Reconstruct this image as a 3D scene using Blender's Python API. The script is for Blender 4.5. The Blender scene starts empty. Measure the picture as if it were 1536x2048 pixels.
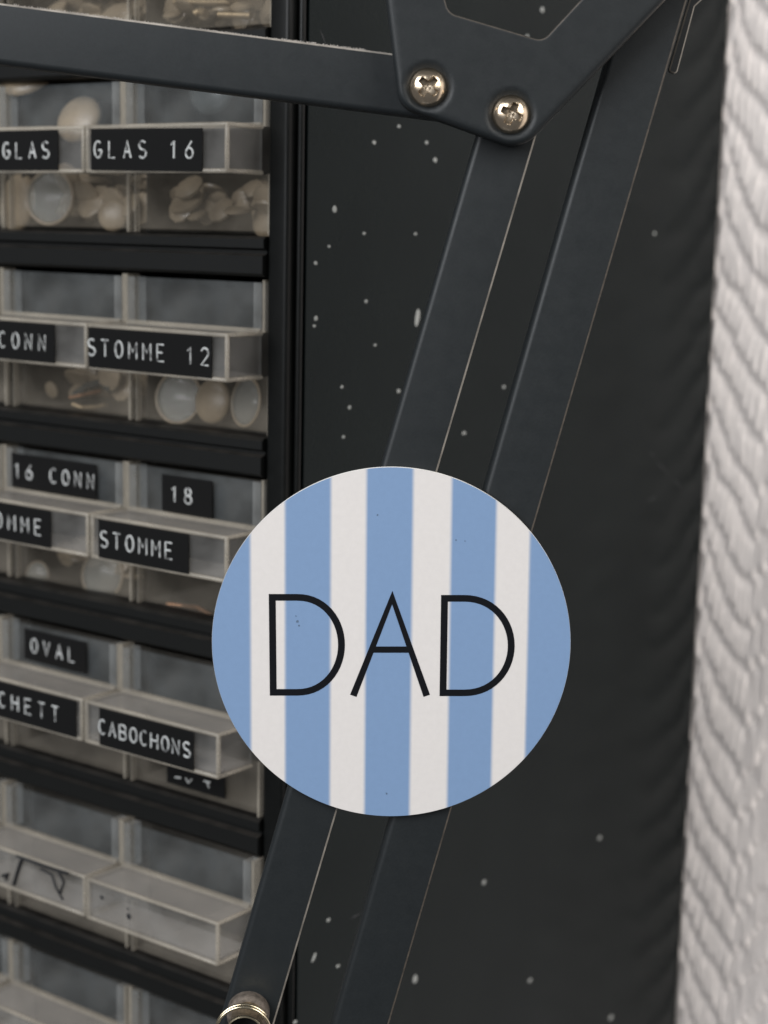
import bpy, bmesh, math, random
import numpy as np
from mathutils import Vector, Matrix, geometry

random.seed(7)
rng = np.random.default_rng(7)
S = bpy.context.scene
COL = S.collection
R = math.radians

# ------------------------------------------------------------------ camera
PITCH, ROLL, FPX = R(9.59), R(1.17), 3421.0
CAMZ = 1.20
cam_rot = Matrix.Rotation(R(90) - PITCH, 3, 'X') @ Matrix.Rotation(ROLL, 3, 'Z')
cd = bpy.data.cameras.new("camera")
cam = bpy.data.objects.new("camera", cd)
COL.objects.link(cam)
cam.matrix_world = Matrix.Translation((0, 0, CAMZ)) @ cam_rot.to_4x4()
cd.sensor_fit = 'VERTICAL'
cd.sensor_height = 24.0
cd.lens = FPX / 2048.0 * 24.0
cd.clip_start, cd.clip_end = 0.01, 50
cd.dof.use_dof = True
cd.dof.focus_distance = 0.374
cd.dof.aperture_fstop = 10.5
S.camera = cam

# ------------------------------------------------------------------ light
w = bpy.data.worlds.new("World")
S.world = w
w.use_nodes = True
bg = w.node_tree.nodes["Background"]
bg.inputs[0].default_value = (0.93, 0.95, 1.0, 1)
bg.inputs[1].default_value = 0.14


def area(name, loc, target, size, power, col):
    ld = bpy.data.lights.new(name, 'AREA')
    ld.shape = 'RECTANGLE'
    ld.size, ld.size_y = size
    ld.energy = power
    ld.color = col
    o = bpy.data.objects.new(name, ld)
    COL.objects.link(o)
    o.location = loc
    o.rotation_euler = (Vector(target) - Vector(loc)).to_track_quat('-Z', 'Y').to_euler()
    return o


area("window_light", (0.85, -0.50, CAMZ + 0.60), (0, 0.4, CAMZ - 0.05), (0.8, 0.9), 14.0, (1.0, 0.97, 0.93))
area("left_fill", (-0.75, -0.45, CAMZ + 0.52), (0.05, 0.45, CAMZ - 0.10), (1.0, 0.9), 24.0, (0.95, 0.97, 1.0))  # added fill from the left, mainly to brighten the wall
S.view_settings.view_transform = 'Standard'
S.view_settings.look = 'None'
S.view_settings.exposure = 0.0
S.view_settings.gamma = 1.0
S.cycles.max_bounces = 12
S.cycles.transparent_max_bounces = 32

# ------------------------------------------------------------------ helpers
CAMP = Vector((0, 0, CAMZ))


def ray(px, py):
    return cam_rot @ Vector(((px - 768) / FPX, (1024 - py) / FPX, -1.0))


def at(px, py, Y):
    """point of the upright plane y = Y that the photograph shows at (px, py)"""
    d = ray(px, py)
    return CAMP + d * (Y / d.y)


def tag(o, label=None, cat=None, group=None, kind=None):
    for k, v in (("label", label), ("category", cat), ("group", group), ("kind", kind)):
        if v:
            o[k] = v
    return o


def empty(name, loc, label, cat, group=None, rz=0.0):
    o = bpy.data.objects.new(name, None)
    COL.objects.link(o)
    o.empty_display_size = 0.01
    o.location = loc
    o.rotation_euler = (0, 0, rz)
    return tag(o, label, cat, group)


class MB:
    def __init__(s):
        s.v, s.f, s.m = [], [], []

    def add(s, verts, faces, mi=0):
        b = len(s.v)
        s.v += [tuple(p) for p in verts]
        s.f += [tuple(b + i for i in f) for f in faces]
        s.m += [mi] * len(faces)

    def box(s, x0, x1, y0, y1, z0, z1, mi=0):
        v = [(x, y, z) for z in (z0, z1) for y in (y0, y1) for x in (x0, x1)]
        s.add(v, [(0, 2, 3, 1), (4, 5, 7, 6), (0, 1, 5, 4), (2, 6, 7, 3), (0, 4, 6, 2), (1, 3, 7, 5)], mi)

    def bar(s, a, b, w, h=None, mi=0):
        """square bar from a to b"""
        a, b = Vector(a), Vector(b)
        h = h or w
        d = (b - a).normalized()
        u = d.cross(Vector((0, 0, 1)))
        if u.length < 1e-4:
            u = Vector((1, 0, 0))
        u.normalize()
        n = d.cross(u)
        v = [p + u * (i * w / 2) + n * (j * h / 2) for p in (a, b) for i, j in ((-1, -1), (1, -1), (1, 1), (-1, 1))]
        s.add(v, [(3, 2, 1, 0), (4, 5, 6, 7), (0, 1, 5, 4), (1, 2, 6, 5), (2, 3, 7, 6), (3, 0, 4, 7)], mi)

    def tube(s, pts, r, n=10, mi=0, closed=False):
        pts = [Vector(p) for p in pts]
        N = len(pts)
        rings = []
        up = None
        for i, p in enumerate(pts):
            if closed:
                t = (pts[(i + 1) % N] - pts[i - 1]).normalized()
            else:
                t = (pts[min(i + 1, N - 1)] - pts[max(i - 1, 0)]).normalized()
            if up is None:
                up = t.orthogonal().normalized()
            up = (up - t * up.dot(t)).normalized()
            q = t.cross(up)
            rr = r[i] if isinstance(r, (list, tuple)) else r
            rings.append([p + (up * math.cos(2 * math.pi * k / n) + q * math.sin(2 * math.pi * k / n)) * rr for k in range(n)])
        v = [x for ring in rings for x in ring]
        f = []
        for i in range(N if closed else N - 1):
            j = (i + 1) % N
            for k in range(n):
                k2 = (k + 1) % n
                f.append((i * n + k, i * n + k2, j * n + k2, j * n + k))
        if not closed:
            f.append(tuple(range(n - 1, -1, -1)))
            f.append(tuple((N - 1) * n + k for k in range(n)))
        s.add(v, f, mi)

    def lathe(s, prof, n=48, mi=0, axis='-Y', c=(0, 0, 0)):
        """profile of (radius, height); height runs towards the viewer (-Y) or up"""
        v, f = [], []
        for r_, h_ in prof:
            for k in range(n):
                a = 2 * math.pi * k / n
                if axis == '-Y':
                    v.append((c[0] + r_ * math.cos(a), c[1] - h_, c[2] + r_ * math.sin(a)))
                else:
                    v.append((c[0] + r_ * math.cos(a), c[1] + r_ * math.sin(a), c[2] + h_))
        for i in range(len(prof) - 1):
            for k in range(n):
                k2 = (k + 1) % n
                f.append((i * n + k, i * n + k2, (i + 1) * n + k2, (i + 1) * n + k))
        s.add(v, f, mi)

    def mesh(s, name, mats):
        me = bpy.data.meshes.new(name)
        me.from_pydata(s.v, [], s.f)
        for m in (mats if isinstance(mats, (list, tuple)) else [mats]):
            me.materials.append(m)
        me.polygons.foreach_set("material_index", s.m)
        bm = bmesh.new()
        bm.from_mesh(me)
        bmesh.ops.recalc_face_normals(bm, faces=bm.faces)
        bm.to_mesh(me)
        bm.free()
        me.update()
        return me

    def build(s, name, mats, parent=None, smooth=None, bevel=None):
        me = s.mesh(name, mats)
        if bevel:
            bm = bmesh.new()
            bm.from_mesh(me)
            bmesh.ops.bevel(bm, geom=bm.edges[:], offset=bevel, segments=2, affect='EDGES', profile=0.6)
            bm.to_mesh(me)
            bm.free()
        return link(name, me, parent, smooth)


def link(name, me, parent=None, smooth=None):
    o = bpy.data.objects.new(name, me)
    COL.objects.link(o)
    if parent:
        o.parent = parent
    if smooth is not None:
        me.shade_smooth()
        if smooth < 180:
            me.set_sharp_from_angle(angle=R(smooth))
    return o


# ------------------------------------------------------------------ materials
class NT:
    def __init__(s, name):
        s.m = bpy.data.materials.new(name)
        s.m.use_nodes = True
        s.t = s.m.node_tree
        s.n = s.t.nodes
        s.p = s.n["Principled BSDF"]
        s.out = s.n["Material Output"]

    def node(s, typ, **kw):
        n = s.n.new(typ)
        for k, v in kw.items():
            setattr(n, k, v)
        return n

    def l(s, a, b):
        s.t.links.new(a, b)

    def tex(s, kind="Object"):
        return s.node("ShaderNodeTexCoord").outputs[kind]

    def noise(s, scale, detail=4, rough=0.6, vec=None, stretch=None):
        n = s.node("ShaderNodeTexNoise")
        n.inputs["Scale"].default_value = scale
        n.inputs["Detail"].default_value = detail
        n.inputs["Roughness"].default_value = rough
        v = vec or s.tex()
        if stretch:
            mp = s.node("ShaderNodeMapping")
            mp.inputs["Scale"].default_value = stretch
            s.l(v, mp.inputs["Vector"])
            v = mp.outputs[0]
        s.l(v, n.inputs["Vector"])
        return n.outputs["Fac"]

    def ramp(s, fac, stops, interp='LINEAR'):
        r = s.node("ShaderNodeValToRGB")
        r.color_ramp.interpolation = interp
        e = r.color_ramp.elements
        while len(e) < len(stops):
            e.new(0.5)
        for i, (p, c) in enumerate(stops):
            e[i].position = p
            e[i].color = (c[0], c[1], c[2], 1) if hasattr(c, '__len__') else (c, c, c, 1)
        s.l(fac, r.inputs[0])
        return r.outputs[0]

    def bump(s, h, strength, dist):
        b = s.node("ShaderNodeBump")
        b.inputs["Strength"].default_value = strength
        b.inputs["Distance"].default_value = dist
        s.l(h, b.inputs["Height"])
        s.l(b.outputs[0], s.p.inputs["Normal"])

    def mix(s, fac, a, b):
        m = s.node("ShaderNodeMix", data_type='RGBA')
        for sock, val in ((m.inputs[0], fac), (m.inputs[6], a), (m.inputs[7], b)):
            if hasattr(val, 'links'):
                s.l(val, sock)
            elif hasattr(val, '__len__'):
                sock.default_value = (val[0], val[1], val[2], 1)
            else:
                sock.default_value = val
        return m.outputs[2]

    def up_mask(s, lo, hi):
        g = s.node("ShaderNodeNewGeometry")
        sx = s.node("ShaderNodeSeparateXYZ")
        s.l(g.outputs["Normal"], sx.inputs[0])
        mr = s.node("ShaderNodeMapRange")
        mr.inputs[1].default_value, mr.inputs[2].default_value = lo, hi
        s.l(sx.outputs[2], mr.inputs[0])
        return mr.outputs[0]


def mat_simple(name, col, rough=0.5, metal=0.0, spec=0.5, var=0.0, scale=200, bump=0.0, rvar=0.0):
    t = NT(name)
    t.p.inputs["Roughness"].default_value = rough
    t.p.inputs["Metallic"].default_value = metal
    t.p.inputs["Specular IOR Level"].default_value = spec
    if var or bump or rvar:
        f = t.noise(scale)
        c0 = [max(0, c * (1 - var)) for c in col]
        c1 = [min(1, c * (1 + var)) for c in col]
        t.l(t.ramp(f, [(0.3, c0), (0.7, c1)]), t.p.inputs["Base Color"])
        if bump:
            t.bump(f, bump, 0.0003)
        if rvar:
            g = t.noise(scale * 0.15)
            t.l(t.ramp(g, [(0.3, max(0, rough - rvar)), (0.7, min(1, rough + rvar))]), t.p.inputs["Roughness"])
    else:
        t.p.inputs["Base Color"].default_value = (*col, 1)
    return t.m


M = {}
M['lamp_black'] = mat_simple("black_powder_coat", (0.0100, 0.0122, 0.0134), 0.46, 0, 0.32, 0.12, 1800, 0.04, 0.04)
M['lamp_edge'] = mat_simple("worn_dusty_edge", (0.22, 0.20, 0.175), 0.7, 0, 0.3, 0.45, 160)
M['lamp_edge_dim'] = mat_simple("brown_worn_edge", (0.06, 0.050, 0.040), 0.6, 0, 0.4, 0.4, 700)
M['dust'] = mat_simple("grey_dust", (0.36, 0.33, 0.30), 0.95, 0, 0.1, 0.3, 900)
M['screw'] = mat_simple("warm_nickel", (0.70, 0.57, 0.42), 0.2, 1.0, 0.5, 0.12, 700, 0.0, 0.06)
M['recess_metal'] = mat_simple("dark_recess_metal", (0.30, 0.25, 0.19), 0.38, 1.0, 0.5, 0.3, 900)  # darker metal tone within the screws' cross recess
M['brass'] = mat_simple("brassy_nickel", (0.66, 0.57, 0.40), 0.2, 1.0, 0.5, 0.15, 900)
M['bushing'] = mat_simple("dusty_brown_steel", (0.095, 0.078, 0.064), 0.75, 0.2, 0.4, 0.45, 900, 0.3)
M['hole'] = mat_simple("painted_hole_shade", (0.008, 0.008, 0.008), 0.7)  # shade inside the pivot sleeve, painted as black
M['cab_black'] = mat_simple("black_cabinet_plastic", (0.0036, 0.0040, 0.0038), 0.36, 0, 0.2, 0.25, 300, 0.05)
M['tape'] = mat_simple("black_embossing_tape", (0.006, 0.006, 0.006), 0.35, 0, 0.2)
t = NT("whitened_letter")
t.l(t.ramp(t.noise(420, 3), [(0.34, (0.10, 0.10, 0.10)), (0.50, (0.50, 0.51, 0.50))]), t.p.inputs["Base Color"])
t.p.inputs["Roughness"].default_value = 0.6
M['letter'] = t.m
M['paint_fleck'] = mat_simple("white_paint_fleck", (0.33, 0.34, 0.325), 0.6, 0, 0.3, 0.3, 900)
M['gold'] = mat_simple("brass_finding", (0.34, 0.26, 0.16), 0.5, 0.85, 0.5, 0.2, 500)
M['copper'] = mat_simple("copper_wire", (0.42, 0.22, 0.12), 0.35, 0.85, 0.5, 0.2, 500)
M['bone'] = mat_simple("cream_glass", (0.23, 0.18, 0.12), 0.35, 0, 0.5, 0.2, 120)
M['darkstone'] = mat_simple("dark_stone", (0.03, 0.035, 0.035), 0.25, 0, 0.5, 0.3, 100)
M['marker'] = mat_simple("black_marker", (0.01, 0.011, 0.013), 0.6)
M['disc_letter'] = mat_simple("black_print", (0.004, 0.0045, 0.006), 0.6, 0, 0.1)

# shelf plastic: black, grey dust on what faces up
t = NT("black_shelf_plastic")
t.p.inputs["Roughness"].default_value = 0.5
t.p.inputs["Specular IOR Level"].default_value = 0.25
dn = t.ramp(t.noise(160, 5), [(0.35, 0.25), (0.7, 0.8)])
mm = t.node("ShaderNodeMath", operation='MULTIPLY')
t.l(t.up_mask(0.55, 0.95), mm.inputs[0])
t.l(dn, mm.inputs[1])
t.l(t.mix(mm.outputs[0], (0.0032, 0.0036, 0.0034), (0.034, 0.030, 0.026)), t.p.inputs["Base Color"])
M['shelf'] = t.m

# side panel: semi gloss black lacquer, faint orange peel and scratches
t = NT("black_side_panel")
f = t.noise(35, 5)
t.l(t.ramp(f, [(0.3, (0.0038, 0.0056, 0.0057)), (0.7, (0.0056, 0.0080, 0.0080))]), t.p.inputs["Base Color"])
g = t.noise(55, 4, 0.7)
t.l(t.ramp(g, [(0.3, 0.13), (0.75, 0.27)]), t.p.inputs["Roughness"])
t.bump(t.noise(420, 3), 0.06, 0.0006)
t.p.inputs["IOR"].default_value = 1.20
t.p.inputs["Specular Tint"].default_value = (0.78, 0.96, 1.0, 1)
M['panel'] = t.m


def mat_plastic(name, col, alpha, rough, dust=0.0, cloud=0.1):
    """thin translucent polypropylene: part clear, part milky, dust on what faces up"""
    t = NT(name)
    t.p.inputs["Roughness"].default_value = rough
    t.p.inputs["Specular IOR Level"].default_value = 0.45
    c = t.noise(70, 5, 0.6)
    base = t.ramp(c, [(0.3, [x * 0.85 for x in col]), (0.7, col)])
    al = t.ramp(c, [(0.28, max(0, alpha - cloud)), (0.72, min(1, alpha + cloud))])
    if dust:
        d = t.ramp(t.noise(130, 5), [(0.3, dust * 0.75), (0.7, dust)])
        m1 = t.node("ShaderNodeMath", operation='MULTIPLY')
        t.l(t.up_mask(0.6, 0.95), m1.inputs[0])
        t.l(d, m1.inputs[1])
        base = t.mix(m1.outputs[0], base, (0.36, 0.30, 0.24))
        m2 = t.node("ShaderNodeMath", operation='MAXIMUM')
        t.l(al, m2.inputs[0])
        t.l(m1.outputs[0], m2.inputs[1])
        al = m2.outputs[0]
    t.l(base, t.p.inputs["Base Color"])
    t.l(al, t.p.inputs["Alpha"])
    return t.m


M['pane'] = mat_plastic("milky_clear_plastic", (0.35, 0.38, 0.39), 0.058, 0.17, 0.0, 0.04)
M['low_pane'] = mat_plastic("dusty_clear_plastic", (0.38, 0.33, 0.26), 0.085, 0.2, 0.0, 0.05)
M['handle'] = mat_plastic("milky_handle_plastic", (0.41, 0.40, 0.38), 0.105, 0.18, 0.46, 0.07)
M['flange'] = mat_plastic("milky_flange_plastic", (0.42, 0.43, 0.42), 0.22, 0.2, 0.4, 0.10)
M['edge'] = mat_plastic("milky_plastic_edge", (0.40, 0.36, 0.295), 0.42, 0.25, 0.5, 0.20)
M['tray'] = mat_plastic("milky_tray_plastic", (0.42, 0.39, 0.34), 0.035, 0.25, 0.16, 0.02)
t = NT("clear_glass_lens")
t.p.inputs["Base Color"].default_value = (0.42, 0.42, 0.38, 1)
t.p.inputs["Roughness"].default_value = 0.12
t.p.inputs["Alpha"].default_value = 0.28
M['lens'] = t.m

# wall: white painted structured wallpaper
t = NT("white_structured_wallpaper")
f = t.noise(90, 5)
t.l(t.ramp(f, [(0.3, (0.84, 0.775, 0.735)), (0.7, (0.88, 0.815, 0.775))]), t.p.inputs["Base Color"])
t.p.inputs["Roughness"].default_value = 0.75
t.p.inputs["Specular IOR Level"].default_value = 0.3
t.bump(t.noise(900, 4), 0.25, 0.0006)
M['wall'] = t.m

# ------------------------------------------------------------------ the cabinet
YAW = R(36.72)
O = Vector((-0.0220, 0.435, CAMZ))           # the cabinet's near upright edge, at lens height
tx = Vector((math.cos(YAW), -math.sin(YAW), 0))   # local x: towards the right end of the front
ty = Vector((math.sin(YAW), math.cos(YAW), 0))    # local y: into the cabinet


def cab(x, y, z):
    return O + tx * x + ty * y + Vector((0, 0, z))


def cab_hit(px, py, axis, val):
    """cabinet-local point where the ray through (px, py) meets local x or y = val"""
    d = ray(px, py)
    n = tx if axis == 'x' else ty
    k = ((O + n * val) - CAMP).dot(n) / d.dot(n)
    p = CAMP + d * k - O
    return p.dot(tx), p.dot(ty), p.z


PX, PZ = 0.05068, 0.05142          # drawer pitch
X_R = -0.0092                   # right end of the drawers
DW, DH = 0.0505, 0.0404         # drawer front
DEPTH = 0.2325
ROWS = list(range(-2, 9))
NCOL = 3


def ztop(r):
    return -0.01475 - (r - 2) * PZ


Z_TOP, Z_BOT = ztop(-2) + 0.012, ztop(8) - PZ - 0.01
X_L = X_R - NCOL * PX - 0.001
cabinet = empty("drawer_cabinet", O + Vector((0, 0, Z_BOT)),
                "black cabinet of small clear plastic drawers with paint flecked side, against white wall", "cabinet", None, -YAW)
zb = Z_BOT


def cb(mb, x0, x1, y0, y1, z0, z1, mi=0):
    mb.box(x0, x1, y0, y1, z0 - zb, z1 - zb, mi)


# side panel with its own thickness
b = MB()
cb(b, -0.0070, 0.0, 0.0019, DEPTH, Z_BOT, Z_TOP)
b.build("side_panel", M['panel'], cabinet)
# left panel, back, top, bottom
b = MB(); cb(b, X_L - 0.010, X_L - 0.001, 0.0045, DEPTH, Z_BOT, Z_TOP); b.build("side_panel", M['panel'], cabinet)
b = MB(); cb(b, X_L, -0.0075, DEPTH - 0.006, DEPTH - 0.001, Z_BOT, Z_TOP); b.build("back_panel", M['cab_black'], cabinet)
b = MB(); cb(b, X_L, -0.0075, 0.005, DEPTH - 0.0065, Z_TOP - 0.008, Z_TOP - 0.0005); b.build("top_panel", M['cab_black'], cabinet)
b = MB(); cb(b, X_L, -0.0075, 0.005, DEPTH - 0.0065, Z_BOT + 0.0005, Z_BOT + 0.008); b.build("bottom_panel", M['cab_black'], cabinet)


def stile(x0, x1, name="front_stile"):
    """upright of the front frame, its outer corners rolled over"""
    prof = []
    y0, y1, r = -0.0032, 0.0018, 0.0012
    for cx_, cy_, a0 in ((x1 - r, y0 + r, -90), (x1 - 0.0005, y1 - 0.0005, 0), (x0 + 0.0005, y1 - 0.0005, 90), (x0 + r, y0 + r, 180)):
        rr = r if cy_ < 0 else 0.0005
        for k in range(6):
            a = R(a0 + 90 * k / 5)
            prof.append((cx_ + rr * math.cos(a), cy_ + rr * math.sin(a)))
    n = len(prof)
    m = MB()
    v = [(x, y, z - zb) for z in (Z_BOT, Z_TOP) for x, y in prof]
    m.add(v, [(k, (k + 1) % n, n + (k + 1) % n, n + k) for k in range(n)] + [tuple(range(n)), tuple(range(2 * n - 1, n - 1, -1))])
    return m.build(name, M['cab_black'], cabinet, 40)


stile(X_R + 0.0004, -0.0022)
stile(X_L - 0.010, X_L - 0.0006)
# thin raised bead down the corner between the front frame and the side panel
b = MB()
for k in range(1):
    b.tube([(-0.0010, 0.0004, Z_BOT - zb), (-0.0010, 0.0004, Z_TOP - zb)], 0.0009, 10)
b.build("corner_bead", M['cab_black'], cabinet, 60)

# shelves between the rows: a slab that carries the drawers and a grooved front lip
sh = MB()
x0, x1 = X_L + 0.0003, X_R - 0.0001
lip = [(-0.0030, -0.0003), (-0.0040, -0.0010), (-0.0040, -0.0032), (-0.0026, -0.0038), (-0.0026, -0.0046),
       (-0.0044, -0.0052), (-0.0044, -0.0096), (-0.0034, -0.0104), (0.1380, -0.0104), (0.1380, -0.0003)]
n = len(lip)
v = [(x, y, z) for x in (x0, x1) for y, z in lip]
sh.add(v, [(k, (k + 1) % n, n + (k + 1) % n, n + k) for k in range(n)] + [tuple(range(n - 1, -1, -1)), tuple(range(n, 2 * n))])
shelf_me = sh.mesh("shelf", M['shelf'])
dv = MB()
dv.box(-0.0004, 0.0004, 0.006, 0.137, 0, PZ - 0.0125)
div_me = dv.mesh("divider", M['cab_black'])
for r_ in ROWS:
    o = link("shelf", shelf_me, cabinet)
    o.location = (0, 0, ztop(r_) - DH - zb)
    for c in range(1, NCOL):
        d_ = link("divider", div_me, cabinet)
        d_.location = (X_R - c * PX, 0, ztop(r_) - DH - 0.0004 - zb)

# dried paint flecks on the side panel
flecks = [(1085, 20, 11, 15, 0), (1055, 72, 9, 8, 0), (798, 253, 9, 9, 0), (748, 285, 9, 10, 0), (853, 285, 8, 9, 0), (870, 320, 10, 12, 0),
          (669, 418, 10, 18, 0), (728, 467, 8, 9, 0), (658, 493, 8, 8, 0), (831, 468, 8, 8, 0), (631, 526, 8, 10, 0), (1309, 467, 10, 10, 0),
          (732, 603, 9, 10, 0), (632, 637, 10, 14, 0), (628, 652, 8, 8, 0), (750, 690, 7, 7, 0), (684, 774, 8, 9, 0), (797, 782, 8, 11, 0),
          (1008, 774, 9, 9, 0), (699, 815, 9, 12, 0), (928, 866, 10, 9, 0), (687, 874, 8, 9, 0), (835, 635, 11, 46, 14),
          (1199, 1676, 10, 11, 0), (968, 1765, 12, 14, 0), (830, 1958, 11, 22, 0), (1060, 1961, 12, 12, 0), (1222, 2035, 12, 13, 0),
          (657, 1840, 10, 10, 0), (676, 1932, 9, 8, 0), (628, 1915, 6, 26, 38), (590, 2044, 9, 9, 0)]
NF = 12
fleck_mes = []
for var in range(5):
    fk = MB()
    wob_ = [random.uniform(0.62, 1.12) for _ in range(NF)]
    prof_v = []
    for rr, hh in ((1.0, 0.0), (0.8, 0.7), (0.35, 1.0)):
        for k in range(NF):
            a = 2 * math.pi * k / NF
            r2 = rr * (0.5 * wob_[k] + 0.25 * wob_[k - 1] + 0.25 * wob_[(k + 1) % NF])
            prof_v.append((hh, r2 * math.cos(a), r2 * math.sin(a)))
    fk.add(prof_v, [(i * NF + k, i * NF + (k + 1) % NF, (i + 1) * NF + (k + 1) % NF, (i + 1) * NF + k) for i in range(2) for k in range(NF)] + [tuple(2 * NF + k for k in range(NF))])
    me = fk.mesh("paint_fleck", M['paint_fleck'])
    me.shade_smooth()
    fleck_mes.append(me)
for (px, py, ww, hh, tilt) in flecks:
    p = cab_hit(px, py, 'x', 0.0)
    dep = (cab(*p) - CAMP).length
    o = link("paint_fleck", random.choice(fleck_mes), cabinet)
    o.location = (0.00002, p[1], p[2] - zb)
    sc = dep / FPX * 0.5
    o.scale = (0.00018, ww * sc / 0.68, hh * sc * 0.92)
    o.rotation_euler = (R(-tilt), 0, 0)

M['scratch'] = mat_simple("grey_scratch", (0.055, 0.055, 0.058), 0.7, 0, 0.2, 0.4, 900)
for (ax_, ay_, bx_, by_) in ((1312, 922, 1338, 950), (1348, 960, 1363, 976), (1300, 905, 1310, 914), (1295, 1003, 1312, 992), (700, 1838, 722, 1826), (652, 140, 668, 165), (640, 60, 652, 92)):
    pa, pb = cab_hit(ax_, ay_, 'x', 0.0), cab_hit(bx_, by_, 'x', 0.0)
    mid_ = Vector((0, (pa[1] + pb[1]) / 2, (pa[2] + pb[2]) / 2))
    b = MB()
    q0, q1 = Vector((0, pa[1], pa[2])) - mid_, Vector((0, pb[1], pb[2])) - mid_
    b.tube([q0, q0.lerp(q1, 0.4) + Vector((0, 0.0002, 0)), q1], [0.00004, 0.00022, 0.00005], 6)
    o = b.build("scratch", M['scratch'], cabinet, 60)
    o.location = (0, mid_.y, mid_.z - zb)
    o.scale = (0.3, 1, 1)

# ------------------------------------------------------------------ drawers
def arc(cx_, cy_, rx, ry, a0, a1, n_=8):
    return [(cx_ + rx * math.cos(R(a0 + (a1 - a0) * k / n_)), cy_ + ry * math.sin(R(a0 + (a1 - a0) * k / n_))) for k in range(n_ + 1)]


GLYPH = {
    'A': [[(0, 0), (.3, 1), (.6, 0)], [(.12, .36), (.48, .36)]],
    'B': [[(0, 0), (0, 1), (.35, 1)] + arc(.35, .76, .22, .24, 90, -90, 6)[1:] + [(0, .52)], [(.35, .52)] + arc(.36, .26, .24, .26, 90, -90, 6)[1:] + [(0, 0)]],
    'C': [arc(.32, .5, .32, .5, 48, 312, 10)],
    'E': [[(.55, 1), (0, 1), (0, 0), (.55, 0)], [(0, .52), (.45, .52)]],
    'G': [arc(.32, .5, .32, .5, 48, 345, 11) + [(.62, .46), (.36, .46)]],
    'H': [[(0, 0), (0, 1)], [(.6, 0), (.6, 1)], [(0, .52), (.6, .52)]],
    'L': [[(0, 1), (0, 0), (.52, 0)]],
    'M': [[(0, 0), (0, 1), (.32, .42), (.64, 1), (.64, 0)]],
    'N': [[(0, 0), (0, 1), (.58, 0), (.58, 1)]],
    'O': [arc(.31, .5, .31, .5, 90, 450, 14)],
    'S': [arc(.3, .75, .28, .25, 35, 270, 8) + arc(.3, .25, .3, .25, 90, -145, 8)[1:]],
    'T': [[(0, 1), (.6, 1)], [(.3, 1), (.3, 0)]],
    'V': [[(0, 1), (.3, 0), (.6, 1)]],
    '1': [[(.12, .78), (.34, 1), (.34, 0)]],
    '2': [arc(.3, .72, .28, .28, 160, -35, 8) + [(.02, 0), (.6, 0)]],
    '6': [[(.5, 1), (.16, .58)] + arc(.31, .3, .29, .3, 150, 510, 12)],
    '8': [arc(.3, .76, .23, .24, 90, 450, 10), arc(.3, .26, .29, .26, 90, 450, 12)],
}


def text_mesh(body, height, width, mat):
    """embossed capitals, evenly pitched; worn: here and there the whitening is rubbed off"""
    n_ = len(body)
    pitch = width / (n_ - 1 + 0.62)
    gw = min(pitch * 0.70, height * 0.62)
    m = MB()
    for i, ch in enumerate(body):
        for st_ in GLYPH.get(ch, []):
            m.tube([(i * pitch + x / 0.62 * gw, y * height, 0) for x, y in st_], 0.00030 + random.uniform(-0.00004, 0.00003), 6)
    return m.mesh("lettering", mat)


# shared drawer meshes; local frame: x across (0 = centre), y into the cabinet, z up (0 = bottom)
hw = DW / 2
lw = hw - 0.0010                            # the lower part is a little narrower
T = 0.0010
HZ0, HZ1 = DH - 0.0254, DH - 0.0131        # handle box
HP = 0.0172                                # how far it stands out
UP = -0.0030                               # the upper part of the front stands proud
LEN = 0.120


def shell(m, x0, x1, y0, y1, z0, z1, t_, open_):
    """box with walls t_ thick, open towards +z ('up') or +y ('back'), one connected mesh"""
    o_ = [(x0, y0, z0), (x1, y0, z0), (x1, y1, z0), (x0, y1, z0), (x0, y0, z1), (x1, y0, z1), (x1, y1, z1), (x0, y1, z1)]
    if open_ == 'up':
        a0, a1, b0, b1, c0, c1 = x0 + t_, x1 - t_, y0 + t_, y1 - t_, z0 + t_, z1
    else:
        a0, a1, b0, b1, c0, c1 = x0 + t_, x1 - t_, y0 + t_, y1, z0 + t_, z1 - t_
    i_ = [(a0, b0, c0), (a1, b0, c0), (a1, b1, c0), (a0, b1, c0), (a0, b0, c1), (a1, b0, c1), (a1, b1, c1), (a0, b1, c1)]
    F = [(0, 3, 2, 1), (4, 5, 6, 7), (0, 1, 5, 4), (1, 2, 6, 5), (2, 3, 7, 6), (3, 0, 4, 7)]
    op = 1 if open_ == 'up' else 4
    f_ = [q_ for k, q_ in enumerate(F) if k != op] + [tuple(8 + j for j in reversed(q_)) for k, q_ in enumerate(F) if k != op]
    ring = F[op]
    for k in range(4):
        a_, c_ = ring[k], ring[(k + 1) % 4]
        f_.append((a_, c_, 8 + c_, 8 + a_))
    m.add(o_ + i_, f_)


def frame(m, x0, x1, z0, z1, y0, y1, tw, th):
    """rectangular frame standing in the xz plane, one connected mesh"""
    ou = [(x0, z0), (x1, z0), (x1, z1), (x0, z1)]
    inn = [(x0 + tw, z0 + th), (x1 - tw, z0 + th), (x1 - tw, z1 - th), (x0 + tw, z1 - th)]
    v_ = [(x, y, z) for y in (y0, y1) for x, z in ou + inn]
    f_ = []
    for k in range(4):
        j = (k + 1) % 4
        f_ += [(k, j, 4 + j, 4 + k), (8 + k, 12 + k, 12 + j, 8 + j), (k, 8 + k, 8 + j, j), (4 + k, 4 + j, 12 + j, 12 + k)]
    m.add(v_, f_)


def part_mesh(name, mat, fn):
    m = MB()
    fn(m)
    return m.mesh(name, mat)


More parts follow.
